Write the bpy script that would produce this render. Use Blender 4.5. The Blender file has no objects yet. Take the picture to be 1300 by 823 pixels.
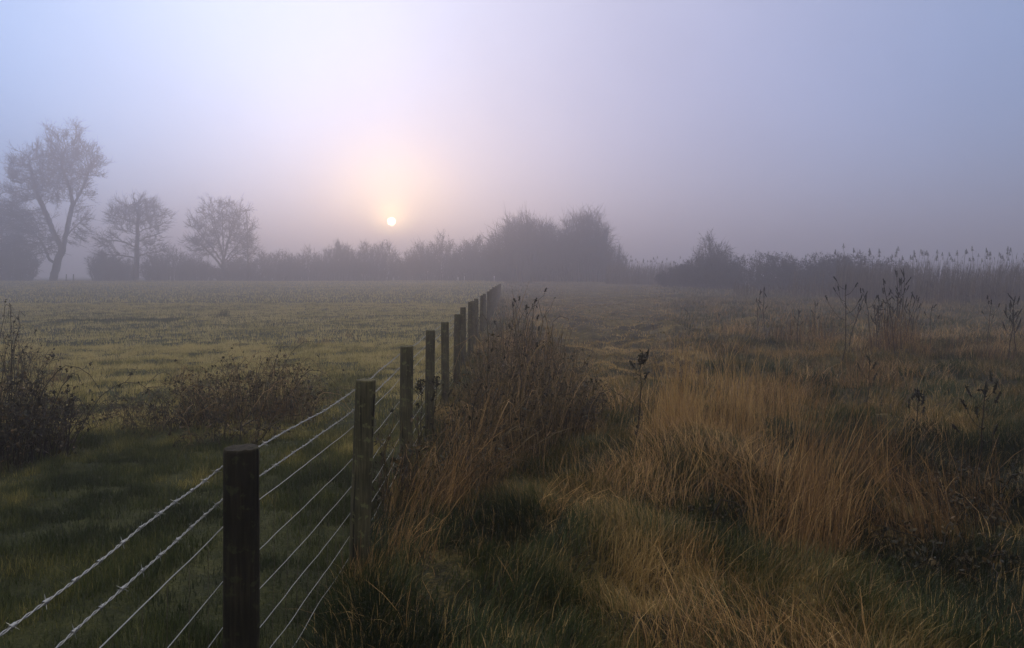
import bpy, math, random
import numpy as np

# ------------------------------------------------------------------ camera, sky, sun, exposure
S = bpy.context.scene
COL = S.collection
R = math.radians
F = 880.0 / 1300.0                      # focal length in picture widths
CAM_H = 1.8

cd = bpy.data.cameras.new('camera'); cam = bpy.data.objects.new('camera', cd); COL.objects.link(cam)
cam.location = (0, 0, CAM_H); cam.rotation_euler = (R(90), 0, 0)
cd.sensor_width = 36; cd.lens = 36 * F; cd.shift_y = -0.0473
cd.clip_start = 0.05; cd.clip_end = 3000
S.camera = cam

SUN_AZ = R(-9.86)      # measured from +Y towards +X
SUN_EL = R(4.4)
sdir = (math.sin(SUN_AZ) * math.cos(SUN_EL), math.cos(SUN_AZ) * math.cos(SUN_EL), math.sin(SUN_EL))

W = bpy.data.worlds.new('World'); S.world = W; W.use_nodes = True
nt = W.node_tree; nt.nodes.clear()
def N(t, kind, **kw):
    n = t.nodes.new(kind)
    for k, v in kw.items(): setattr(n, k, v)
    return n
def math_node(t, op, a, b=None, clamp=False):
    n = N(t, 'ShaderNodeMath', operation=op); n.use_clamp = clamp
    for i, v in enumerate((a, b)):
        if v is None: continue
        if isinstance(v, (int, float)): n.inputs[i].default_value = v
        else: t.links.new(v, n.inputs[i])
    return n.outputs[0]
def dot_with(t, vec, d):
    n = N(t, 'ShaderNodeVectorMath', operation='DOT_PRODUCT'); t.links.new(vec, n.inputs[0])
    n.inputs[1].default_value = d
    return n.outputs['Value']
def dirv(px, py):
    v = np.array([(px - 650) / 880.0, 1.0, -(py - 350) / 880.0]); return tuple(v / np.linalg.norm(v))
def scaled_color(t, fac, col):
    n = N(t, 'ShaderNodeVectorMath', operation='SCALE'); n.inputs[0].default_value = col
    t.links.new(fac, n.inputs['Scale']); return n.outputs[0]
def vadd(t, a, b):
    n = N(t, 'ShaderNodeVectorMath', operation='ADD'); t.links.new(a, n.inputs[0]); t.links.new(b, n.inputs[1])
    return n.outputs[0]
tc = N(nt, 'ShaderNodeTexCoord'); DV = tc.outputs['Generated']
sky = N(nt, 'ShaderNodeTexSky', sky_type='NISHITA'); sky.sun_disc = False
sky.sun_elevation = SUN_EL; sky.sun_rotation = SUN_AZ; sky.air_density = 1.0; sky.dust_density = 0.3; sky.ozone_density = 6.0
SKY_STRENGTH = 0.05
k = N(nt, 'ShaderNodeVectorMath', operation='SCALE'); nt.links.new(sky.outputs[0], k.inputs[0]); k.inputs['Scale'].default_value = SKY_STRENGTH
total = k.outputs[0]
# thin high cloud lit from behind: a broad pale area above the sun, bluer away from it
def lobe(d, power, col):
    global total
    v = dot_with(nt, DV, d); v = math_node(nt, 'MAXIMUM', v, 0.0); v = math_node(nt, 'POWER', v, power)
    total = vadd(nt, total, scaled_color(nt, v, col))
one = math_node(nt, 'ADD', dot_with(nt, DV, (0, 0, 0)), 1.0)
total = vadd(nt, total, scaled_color(nt, one, (0.050, 0.085, 0.145)))
lobe(dirv(350, 20), 14, (0.54, 0.54, 0.54))
lobe(dirv(620, 170), 5, (0.36, 0.30, 0.39))
lobe(dirv(-150, 150), 9, (-0.03, 0.16, 0.46))
lobe(dirv(1500, 100), 8, (0.04, 0.13, 0.28))
lobe((0, -0.1, 0.995), 3, (2.15, 1.90, 1.40))      # unseen overhead sky, a warm glow added to brighten the ground
lobe(sdir, 60, (0.27, 0.14, 0.0))
lobe(sdir, 350, (2.2, 1.35, 0.35))
lobe(sdir, 4000, (5.0, 3.3, 1.2))
# soft mottling of the cloud
ns = N(nt, 'ShaderNodeTexNoise'); ns.inputs['Scale'].default_value = 2.6; ns.inputs['Detail'].default_value = 5
nt.links.new(DV, ns.inputs['Vector'])
mot = math_node(nt, 'ADD', math_node(nt, 'MULTIPLY', ns.outputs['Fac'], 0.4), 0.8)
m2 = N(nt, 'ShaderNodeVectorMath', operation='SCALE'); nt.links.new(total, m2.inputs[0]); nt.links.new(mot, m2.inputs['Scale'])
total = m2.outputs[0]
# the sun's own disc
sd = dot_with(nt, DV, sdir)
mr = N(nt, 'ShaderNodeMapRange'); mr.inputs[1].default_value = math.cos(R(0.37)); mr.inputs[2].default_value = math.cos(R(0.25))
nt.links.new(sd, mr.inputs[0])
total = vadd(nt, total, scaled_color(nt, mr.outputs[0], (34, 28, 18)))
bg = N(nt, 'ShaderNodeBackground'); nt.links.new(total, bg.inputs['Color']); bg.inputs['Strength'].default_value = 1.0
wo = N(nt, 'ShaderNodeOutputWorld'); nt.links.new(bg.outputs[0], wo.inputs['Surface'])

sl = bpy.data.lights.new('sun', 'SUN'); sl.energy = 0.7; sl.angle = R(3.0); sl.color = (1.0, 0.66, 0.34)
so = bpy.data.objects.new('sun', sl); COL.objects.link(so)
from mathutils import Vector
so.rotation_euler = Vector(sdir).to_track_quat('Z', 'Y').to_euler()

S.view_settings.view_transform = 'Standard'; S.view_settings.look = 'None'
S.view_settings.gamma = 1; S.view_settings.use_curve_mapping = False
S.view_settings.exposure = 0.12
S.render.engine = 'CYCLES'
S.cycles.use_denoising = True
S.cycles.max_bounces = 6; S.cycles.volume_bounces = 1
S.cycles.diffuse_bounces = 2; S.cycles.glossy_bounces = 2; S.cycles.transmission_bounces = 3; S.cycles.transparent_max_bounces = 8
S.cycles.sample_clamp_indirect = 4

# ------------------------------------------------------------------ helpers
rng = np.random.default_rng(7)
def _h(ix, iy, seed):
    n = (ix.astype(np.int64) * 374761393 + iy.astype(np.int64) * 668265263 + seed * 1442695041) & 0xFFFFFFFF
    n = ((n ^ (n >> 13)) * 1274126177) & 0xFFFFFFFF
    return ((n ^ (n >> 16)) & 0xFFFF) / 65535.0
def vnoise(x, y, seed=0):
    x = np.asarray(x, float); y = np.asarray(y, float)
    ix = np.floor(x); iy = np.floor(y); fx = x - ix; fy = y - iy
    fx = fx * fx * (3 - 2 * fx); fy = fy * fy * (3 - 2 * fy)
    ix = ix.astype(np.int64); iy = iy.astype(np.int64)
    a = _h(ix, iy, seed); b = _h(ix + 1, iy, seed); c = _h(ix, iy + 1, seed); d = _h(ix + 1, iy + 1, seed)
    return (a * (1 - fx) + b * fx) * (1 - fy) + (c * (1 - fx) + d * fx) * fy
def fbm(x, y, seed=0, octv=3):
    s = 0; a = 1; t = 0
    for o in range(octv):
        s = s + a * vnoise(np.asarray(x) * 2**o + 17.3 * o, np.asarray(y) * 2**o - 9.1 * o, seed + o); t += a; a *= .5
    return s / t
def sstep(a, b, x):
    t = np.clip((np.asarray(x, float) - a) / (b - a), 0, 1); return t * t * (3 - 2 * t)
def rough_zone(x, y):                       # 1 on the ungrazed side of the fence
    return sstep(-1.1, -0.5, x)
def gh(x, y):
    x = np.asarray(x, float); y = np.asarray(y, float)
    rise = 0.85 * sstep(22, 110, y) * (1 - 0.6 * sstep(8, 35, x))
    rz = rough_zone(x, y)
    far = 1 - sstep(25, 60, np.hypot(x, y))
    b = (fbm(x / 0.55, y / 0.5, 3) - .5) * (0.17 + 0.19 * rz)
    b2 = (fbm(x / 1.9, y / 1.5, 8) - .5) * (0.16 + 0.22 * rz)
    nearf = sstep(.15, .6, np.abs(x + .93)) * .7 + .3
    return rise + (b + b2) * (0.25 + 0.75 * far) * nearf + (fbm(x / 14, y / 14, 21) - .5) * .25 * sstep(8, 20, np.hypot(x, y))

def corner_shade(x, y):                       # dead growth at the near right, corner shade painted into its tint
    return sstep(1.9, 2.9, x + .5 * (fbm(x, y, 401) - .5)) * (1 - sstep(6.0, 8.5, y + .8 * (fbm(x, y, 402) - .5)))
class MB:
    def __init__(s): s.v = []; s.q = []; s.t = []; s.c = []; s.n = 0
    def add(s, V, quads=None, tris=None, tint=0.5):
        V = np.asarray(V, np.float32).reshape(-1, 3)
        if quads is not None and len(quads): s.q.append(np.asarray(quads, np.int64).reshape(-1, 4) + s.n)
        if tris is not None and len(tris): s.t.append(np.asarray(tris, np.int64).reshape(-1, 3) + s.n)
        t = np.broadcast_to(np.asarray(tint, np.float32), (len(V),)) if np.ndim(tint) == 0 else np.asarray(tint, np.float32).reshape(-1)
        s.v.append(V); s.c.append(t); s.n += len(V)
    def build(s, name, mat, parent=None, smooth=True, loc=None):
        V = np.concatenate(s.v); T = np.concatenate(s.c)
        if loc is not None: V = V - np.asarray(loc, np.float32)
        me = bpy.data.meshes.new(name)
        q = np.concatenate(s.q) if s.q else np.zeros((0, 4), np.int64)
        t = np.concatenate(s.t) if s.t else np.zeros((0, 3), np.int64)
        loops = np.concatenate([q.ravel(), t.ravel()]); nf = len(q) + len(t)
        me.vertices.add(len(V)); me.vertices.foreach_set('co', V.ravel())
        me.loops.add(len(loops)); me.loops.foreach_set('vertex_index', loops.astype(np.int32))
        st = np.concatenate([np.arange(len(q)) * 4, len(q) * 4 + np.arange(len(t)) * 3]).astype(np.int32)
        me.polygons.add(nf); me.polygons.foreach_set('loop_start', st)
        try: me.polygons.foreach_set('loop_total', np.concatenate([np.full(len(q), 4), np.full(len(t), 3)]).astype(np.int32))
        except Exception: pass
        me.update(calc_edges=True)
        me.polygons.foreach_set('use_smooth', np.full(nf, smooth)); 
        at = me.attributes.new('tint', 'FLOAT', 'POINT'); at.data.foreach_set('value', T)
        me.materials.append(mat)
        o = bpy.data.objects.new(name, me); COL.objects.link(o)
        if parent is not None: o.parent = parent
        if loc is not None: o.location = tuple(float(a) for a in loc)
        return o

def norm(a): return a / np.maximum(np.linalg.norm(a, axis=-1, keepdims=True), 1e-9)
def tubes(mb, P, Rr, sides=3, tint=0.5, cap=True):
    """P (n,k,3) polylines, Rr (n,k) radii"""
    P = np.asarray(P, float); n, k, _ = P.shape
    Rr = np.broadcast_to(np.asarray(Rr, float), (n, k))
    T = np.gradient(P, axis=1) if k > 1 else P; T = norm(T)
    ref = np.where(np.abs(T[..., 2:3]) > .9, np.array([1., 0, 0]), np.array([0, 0, 1.]))
    ref = np.broadcast_to(ref[:, :1] * 0 + np.where(np.abs(T.mean(1)[:, None, 2:3]) > .8, np.array([1., 0.02, 0]), np.array([0.02, 0, 1.])), T.shape)
    A = norm(np.cross(T, ref)); B = np.cross(T, A)
    an = np.arange(sides) * 2 * np.pi / sides
    V = P[:, :, None] + Rr[:, :, None, None] * (A[:, :, None] * np.cos(an)[None, None, :, None] + B[:, :, None] * np.sin(an)[None, None, :, None])
    idx = np.arange(n * k * sides).reshape(n, k, sides)
    a = idx[:, :-1]; b = idx[:, 1:]
    Q = np.stack([a, np.roll(a, -1, 2), np.roll(b, -1, 2), b], -1)
    tt = np.asarray(tint, float)
    if tt.ndim == 1: tt = np.repeat(tt, k * sides)
    mb.add(V, quads=Q, tint=tt)
def ribbons(mb, P, Wd, side, tint):
    """blades: P (n,k,3), width (n,k) , side (n,3); last point collapses to a tip"""
    n, k, _ = P.shape
    L = P[:, :-1] - side[:, None] * Wd[:, :-1, None]; Rt = P[:, :-1] + side[:, None] * Wd[:, :-1, None]
    V = np.concatenate([np.stack([L, Rt], 2).reshape(n, (k - 1) * 2, 3), P[:, -1:]], 1)
    m = (k - 1) * 2 + 1
    base = np.arange(n)[:, None] * m
    q = []
    for i in range(k - 2): q.append(np.stack([base[:, 0] + 2 * i, base[:, 0] + 2 * i + 1, base[:, 0] + 2 * i + 3, base[:, 0] + 2 * i + 2], -1))
    t = np.stack([base[:, 0] + 2 * (k - 2), base[:, 0] + 2 * (k - 2) + 1, base[:, 0] + m - 1], -1)
    mb.add(V, quads=np.concatenate(q) if q else None, tris=t, tint=np.repeat(tint, m))
def blades(mb, x, y, length, lean, leandir, width, tint, k=3, z=None, sink=.01, curl=1.0):
    n = len(x); z = gh(x, y) - sink if z is None else z
    length = np.broadcast_to(length, n); lean = np.broadcast_to(lean, n)
    t = np.linspace(0, 1, k)[None]
    hx = np.cos(leandir)[:, None]; hy = np.sin(leandir)[:, None]
    ang = lean[:, None] * (0.35 + curl * t * .9)      # from vertical, grows to the tip
    ang = np.clip(ang, 0, 2.3)
    ds = (length / (k - 1))[:, None]
    if k >= 5:
        br = rng.random(n) < .22; at = rng.integers(2, k, n); ang = np.clip(ang + (br[:, None] & (np.arange(k)[None] >= at[:, None])) * rng.uniform(.5, 1.5, n)[:, None], 0, 2.5)
        az = leandir[:, None] + np.cumsum(rng.normal(0, .22, (n, k)), 1); hx = np.cos(az); hy = np.sin(az)
    dx = np.sin(ang) * ds; dz = np.cos(ang) * ds
    cx = np.concatenate([np.zeros((n, 1)), np.cumsum(dx[:, :-1], 1)], 1); cz = np.concatenate([np.zeros((n, 1)), np.cumsum(dz[:, :-1], 1)], 1)
    if k >= 5:
        z0_ = np.zeros((n, 1)); X_ = np.concatenate([z0_, np.cumsum((dx * hx)[:, :-1], 1)], 1); Y_ = np.concatenate([z0_, np.cumsum((dx * hy)[:, :-1], 1)], 1)
        P = np.stack([x[:, None] + X_, y[:, None] + Y_, z[:, None] + cz], -1)
    else: P = np.stack([x[:, None] + cx * hx, y[:, None] + cx * hy, z[:, None] + cz], -1)
    # blade faces the viewer loosely: random facing
    fa = leandir + np.pi / 2 + rng.normal(0, .6, n)
    side = np.stack([np.cos(fa), np.sin(fa), np.zeros(n)], -1)
    Wd = np.broadcast_to(np.asarray(width), n)[:, None] * (1 - t * .55) * .5
    ribbons(mb, P, Wd, side, tint)
def leaves(mb, C, size, tint, droop=0.0):
    n = len(C); d = norm(rng.normal(size=(n, 3)) + np.array([0, 0, -droop])); u = norm(np.cross(d, rng.normal(size=(n, 3)))); w = np.cross(d, u)
    s = np.broadcast_to(size, n)[:, None]
    V = np.stack([C - d * s * .5, C + u * s * .3 + w * s * .08, C + d * s * .55, C - u * s * .3 + w * s * .08], 1)
    b = np.arange(n)[:, None] * 4
    mb.add(V, tris=np.concatenate([b + [0, 1, 2], b + [0, 2, 3]]), tint=np.repeat(np.broadcast_to(tint, n), 4))

def tag(o, label=None, cat=None, group=None, kind=None):
    if label: o['label'] = label
    if cat: o['category'] = cat
    if group: o['group'] = group
    if kind: o['kind'] = kind
    return o
def empty(name, loc, rz=0.0):
    o = bpy.data.objects.new(name, None); COL.objects.link(o); o.location = tuple(float(a) for a in loc); o.rotation_euler = (0, 0, rz)
    o.empty_display_size = .2
    return o
def spot(px, d):                       # where the bearing through photo column px meets distance d
    x = (px - 650) / 880.0 * d; return x, d, float(gh(x, d))

# ------------------------------------------------------------------ materials
def ramp(t, fac, stops):
    r = N(t, 'ShaderNodeValToRGB'); e = r.color_ramp.elements
    while len(e) > 1: e.remove(e[-1])
    e[0].position = stops[0][0]; e[0].color = (*stops[0][1], 1)
    for p, c in stops[1:]:
        q = e.new(p); q.color = (*c, 1)
    t.links.new(fac, r.inputs[0]); return r.outputs[0]
def plant_mat(name, stops, trans=0.3, rough=.6, spec=.3):
    m = bpy.data.materials.new(name); m.use_nodes = True; t = m.node_tree; t.nodes.clear()
    a = N(t, 'ShaderNodeAttribute', attribute_name='tint')
    c = ramp(t, a.outputs['Fac'], stops)
    p = N(t, 'ShaderNodeBsdfPrincipled'); t.links.new(c, p.inputs['Base Color']); p.inputs['Roughness'].default_value = rough
    p.inputs['Specular IOR Level'].default_value = spec
    o = N(t, 'ShaderNodeOutputMaterial')
    if trans > 0:
        tr = N(t, 'ShaderNodeBsdfTranslucent'); t.links.new(c, tr.inputs['Color'])
        mx = N(t, 'ShaderNodeMixShader'); mx.inputs[0].default_value = trans
        t.links.new(p.outputs[0], mx.inputs[1]); t.links.new(tr.outputs[0], mx.inputs[2]); t.links.new(mx.outputs[0], o.inputs[0])
    else: t.links.new(p.outputs[0], o.inputs[0])
    return m
M = {}
M['pasture'] = plant_mat('pasture_grass', [(0, (.016, .026, .009)), (.35, (.045, .062, .018)), (.6, (.13, .128, .040)), (.85, (.33, .28, .095)), (1, (.48, .40, .18))], .35, .5, .35)
M['rough'] = plant_mat('rough_grass', [(0, (.010, .019, .006)), (.3, (.035, .055, .014)), (.5, (.10, .085, .028)), (.75, (.26, .175, .065)), (1, (.46, .33, .15))], .35, .55, .3)
M['straw'] = plant_mat('dry_straw', [(0, (.035, .022, .014)), (.35, (.13, .075, .032)), (.65, (.33, .195, .075)), (1, (.56, .38, .17))], .35, .5, .3)
M['cane'] = plant_mat('dead_cane', [(0, (.010, .008, .005)), (.4, (.036, .027, .012)), (.75, (.125, .088, .036)), (1, (.32, .21, .105))], 0, .6, .3)
M['dark_leaf'] = plant_mat('bramble_leaf', [(0, (.008, .010, .005)), (.5, (.022, .022, .010)), (.8, (.06, .042, .016)), (1, (.12, .075, .028))], .25, .5, .35)
M['bark'] = plant_mat('winter_twigs', [(0, (.008, .008, .009)), (1, (.026, .023, .021))], 0, .9, .1)
M['reed'] = plant_mat('reed_stem', [(0, (.035, .027, .020)), (.5, (.10, .072, .045)), (1, (.20, .145, .085))], .25, .6, .2)
def bark_mat():
    m = bpy.data.materials.new('tree_bark'); m.use_nodes = True; t = m.node_tree; p = t.nodes['Principled BSDF']
    tc = N(t, 'ShaderNodeTexCoord'); mp = N(t, 'ShaderNodeMapping'); mp.inputs['Scale'].default_value = (6, 6, 1.2); t.links.new(tc.outputs['Object'], mp.inputs[0])
    n = N(t, 'ShaderNodeTexNoise'); n.inputs['Scale'].default_value = 2; n.inputs['Detail'].default_value = 6; t.links.new(mp.outputs[0], n.inputs[0])
    t.links.new(ramp(t, n.outputs[0], [(.3, (.014, .013, .012)), (.7, (.06, .05, .04))]), p.inputs['Base Color'])
    b = N(t, 'ShaderNodeBump'); b.inputs['Strength'].default_value = .6; t.links.new(n.outputs[0], b.inputs['Height']); t.links.new(b.outputs[0], p.inputs['Normal'])
    p.inputs['Roughness'].default_value = .95
    return m
M['trunk'] = bark_mat()
def post_mat(name, a, b, c):
    m = bpy.data.materials.new(name); m.use_nodes = True; t = m.node_tree; p = t.nodes['Principled BSDF']
    tc = N(t, 'ShaderNodeTexCoord'); mp = N(t, 'ShaderNodeMapping'); mp.inputs['Scale'].default_value = (1, 1, .06); t.links.new(tc.outputs['Object'], mp.inputs[0])
    n = N(t, 'ShaderNodeTexNoise'); n.inputs['Scale'].default_value = 90; n.inputs['Detail'].default_value = 5; n.inputs['Roughness'].default_value = .65; t.links.new(mp.outputs[0], n.inputs[0])
    n2 = N(t, 'ShaderNodeTexNoise'); n2.inputs['Scale'].default_value = 7; n2.inputs['Detail'].default_value = 5; t.links.new(tc.outputs['Object'], n2.inputs[0])
    f = math_node(t, 'ADD', math_node(t, 'MULTIPLY', n.outputs[0], .6), math_node(t, 'MULTIPLY', n2.outputs[0], .4))
    mp3 = N(t, 'ShaderNodeMapping'); mp3.inputs['Scale'].default_value = (1, 1, .035); t.links.new(tc.outputs['Object'], mp3.inputs[0])
    n3 = N(t, 'ShaderNodeTexNoise'); n3.inputs['Scale'].default_value = 38; n3.inputs['Detail'].default_value = 2; t.links.new(mp3.outputs[0], n3.inputs[0])
    crack = ramp(t, n3.outputs[0], [(.36, (.08, .08, .08)), (.40, (1, 1, 1))])
    n4 = N(t, 'ShaderNodeTexNoise'); n4.inputs['Scale'].default_value = 26; n4.inputs['Detail'].default_value = 6; t.links.new(tc.outputs['Object'], n4.inputs[0])
    lich = ramp(t, n4.outputs[0], [(.58, (0, 0, 0)), (.66, (.6, .6, .6))])
    body = ramp(t, f, [(.32, a), (.5, b), (.68, c)])
    m1 = N(t, 'ShaderNodeMix', data_type='RGBA', blend_type='MULTIPLY'); m1.inputs[0].default_value = 1; t.links.new(body, m1.inputs[6]); t.links.new(crack, m1.inputs[7])
    m2_ = N(t, 'ShaderNodeMix', data_type='RGBA'); t.links.new(lich, m2_.inputs[0]); t.links.new(m1.outputs[2], m2_.inputs[6]); m2_.inputs[7].default_value = (c[0] * 1.3, c[1] * 1.6, c[2] * 1.2, 1)
    t.links.new(m2_.outputs[2], p.inputs['Base Color'])
    bp = N(t, 'ShaderNodeBump'); bp.inputs['Strength'].default_value = .7; bp.inputs['Distance'].default_value = .004
    t.links.new(n.outputs[0], bp.inputs['Height']); t.links.new(bp.outputs[0], p.inputs['Normal'])
    p.inputs['Roughness'].default_value = .85; p.inputs['Specular IOR Level'].default_value = .2
    return m
M['post'] = post_mat('weathered_post', (.012, .011, .007), (.050, .048, .026), (.12, .105, .06))
M['post_dark'] = post_mat('dark_post', (.004, .004, .003), (.012, .011, .008), (.035, .030, .02))  # darker tones, used on the two nearest posts
M['wire'] = bpy.data.materials.new('galvanised_wire'); M['wire'].use_nodes = True
_p = M['wire'].node_tree.nodes['Principled BSDF']; _p.inputs['Base Color'].default_value = (.30, .31, .31, 1); _p.inputs['Metallic'].default_value = .8; _p.inputs['Roughness'].default_value = .48

M['rusty'] = bpy.data.materials.new('dull_wire'); M['rusty'].use_nodes = True
_p = M['rusty'].node_tree.nodes['Principled BSDF']; _p.inputs['Base Color'].default_value = (.09, .075, .06, 1); _p.inputs['Metallic'].default_value = .4; _p.inputs['Roughness'].default_value = .7
def ground_mat():
    m = bpy.data.materials.new('field_soil'); m.use_nodes = True; t = m.node_tree; p = t.nodes['Principled BSDF']
    tc = N(t, 'ShaderNodeTexCoord'); V = tc.outputs['Object']
    def noise(s, d=4, r=.6):
        n = N(t, 'ShaderNodeTexNoise'); n.inputs['Scale'].default_value = s; n.inputs['Detail'].default_value = d; n.inputs['Roughness'].default_value = r; t.links.new(V, n.inputs[0]); return n.outputs[0]
    n1 = noise(.55, 5); n2 = noise(4.5, 5, .7); n3 = noise(38, 4, .7)
    f = math_node(t, 'ADD', math_node(t, 'ADD', math_node(t, 'MULTIPLY', n1, .35), math_node(t, 'MULTIPLY', n2, .35)), math_node(t, 'MULTIPLY', n3, .3))
    left = ramp(t, f, [(.38, (.008, .012, .005)), (.48, (.022, .028, .010)), (.58, (.05, .055, .02)), (.68, (.14, .125, .05))])
    right = ramp(t, f, [(.40, (.006, .006, .004)), (.48, (.016, .016, .007)), (.54, (.085, .068, .026)), (.64, (.20, .15, .062))])
    sx = N(t, 'ShaderNodeSeparateXYZ'); t.links.new(V, sx.inputs[0])
    mr = N(t, 'ShaderNodeMapRange'); mr.inputs[1].default_value = -1.1; mr.inputs[2].default_value = -.5; t.links.new(sx.outputs[0], mr.inputs[0])
    mx = N(t, 'ShaderNodeMix', data_type='RGBA'); t.links.new(mr.outputs[0], mx.inputs[0]); t.links.new(left, mx.inputs[6]); t.links.new(right, mx.inputs[7])
    t.links.new(mx.outputs[2], p.inputs['Base Color'])
    b = N(t, 'ShaderNodeBump'); b.inputs['Strength'].default_value = .8; b.inputs['Distance'].default_value = .05; t.links.new(n3, b.inputs['Height']); t.links.new(b.outputs[0], p.inputs['Normal'])
    p.inputs['Roughness'].default_value = .95; p.inputs['Specular IOR Level'].default_value = .2
    return m
M['ground'] = ground_mat()

# ------------------------------------------------------------------ ground
def axis(lo, hi, n, s):
    a = np.linspace(math.asinh(lo / s), math.asinh(hi / s), n); return np.sinh(a) * s
gx = axis(-640, 640, 520, 6.0); gy = axis(-40, 680, 560, 7.0)
X, Y = np.meshgrid(gx, gy); Z = gh(X, Y)
idx = np.arange(X.size).reshape(X.shape)
g = MB(); g.add(np.stack([X, Y, Z], -1), quads=np.stack([idx[:-1, :-1], idx[:-1, 1:], idx[1:, 1:], idx[1:, :-1]], -1).reshape(-1, 4))
go = g.build('ground', M['ground']); tag(go, kind='structure')

# ------------------------------------------------------------------ haze
hz = MB(); x0, x1, y0, y1, z0, z1 = -660, 660, -60, 700, -1.6, 29.0
hz.add([(x0,y0,z0),(x1,y0,z0),(x1,y1,z0),(x0,y1,z0),(x0,y0,z1),(x1,y0,z1),(x1,y1,z1),(x0,y1,z1)],
       quads=[(0,3,2,1),(4,5,6,7),(0,1,5,4),(1,2,6,5),(2,3,7,6),(3,0,4,7)])
hm = bpy.data.materials.new('morning_mist'); hm.use_nodes = True; t = hm.node_tree; t.nodes.clear()
pv = N(t, 'ShaderNodeVolumePrincipled'); pv.inputs['Color'].default_value = (.95, .91, 1.0, 1); pv.inputs['Density'].default_value = 0.0085; pv.inputs['Anisotropy'].default_value = .75
t.links.new(pv.outputs[0], N(t, 'ShaderNodeOutputMaterial').inputs['Volume'])
ho = hz.build('haze', hm, smooth=False); tag(ho, kind='stuff')

# ------------------------------------------------------------------ trees
def colonise(seed, base, guide, blobs, natt, D=.9, di=9, dk=1.5, iters=160, up=.12):
    """space colonisation. guide: list of polylines (first starts at base); blobs: (cx,cy,cz,rx,ry,rz,weight) all in metres relative to base"""
    r = np.random.default_rng(seed)
    nodes = []; par = []
    for pl in guide:
        pl = np.array(pl, float)
        if not nodes: nodes.append(pl[0]); par.append(-1); last = 0
        else:
            d = np.linalg.norm(np.array(nodes) - pl[0], axis=1); last = int(np.argmin(d))
        for p in pl[1:]:
            a = nodes[last].copy(); n = max(1, int(np.linalg.norm(p - a) / D))
            for i in range(1, n + 1):
                q = a + (p - a) * i / n + r.normal(0, .05, 3); nodes.append(q); par.append(last); last = len(nodes) - 1
    att = []
    w = np.array([b[6] for b in blobs]); w = w / w.sum()
    for b, k in zip(blobs, (w * natt).astype(int)):
        u = norm(r.normal(size=(k, 3))) * r.random((k, 1)) ** (1 / 2.4)
        att.append(u * np.array(b[3:6]) + np.array(b[:3]))
    att = np.concatenate(att); att = att * (1 + .10 * r.normal(size=(len(att), 1)) * (att[:, 2:3] > 4) * .6); n0 = len(nodes)
    gap = fbm(att[:, 0] / 2.4 + att[:, 1] * .3 + seed, att[:, 2] / 2.0, seed, 2); att = att[gap > np.quantile(gap, .13)]
    nodes = np.array(nodes); par = list(par)
    dist = np.full(len(att), 1e9); near = np.zeros(len(att), int); alive = np.ones(len(att), bool); fresh = np.arange(len(nodes))
    for it in range(iters):
        dd = np.linalg.norm(att[:, None] - nodes[None, fresh], axis=2); j = dd.argmin(1); dm = dd[np.arange(len(att)), j]
        up_ = dm < dist; dist = np.where(up_, dm, dist); near = np.where(up_, fresh[j], near)
        alive &= dist > dk
        act = alive & (dist < di)
        if not act.any(): break
        src, inv = np.unique(near[act], return_inverse=True)
        vec = norm(att[act] - nodes[near[act]]); acc = np.zeros((len(src), 3)); np.add.at(acc, inv, vec)
        acc = norm(norm(acc) + np.array([0, 0, up]) + r.normal(0, .13, acc.shape))
        new = nodes[src] + acc * D
        fresh = np.arange(len(nodes), len(nodes) + len(new)); nodes = np.concatenate([nodes, new]); par += list(src)
        if len(nodes) > 9000: break
    par = np.array(par); 
    load = np.zeros(len(nodes))
    kids = np.bincount(par[par >= 0], minlength=len(nodes))
    load[kids == 0] = 1
    for i in range(len(nodes) - 1, 0, -1): load[par[i]] += load[i]
    return nodes, par, load, kids
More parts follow.
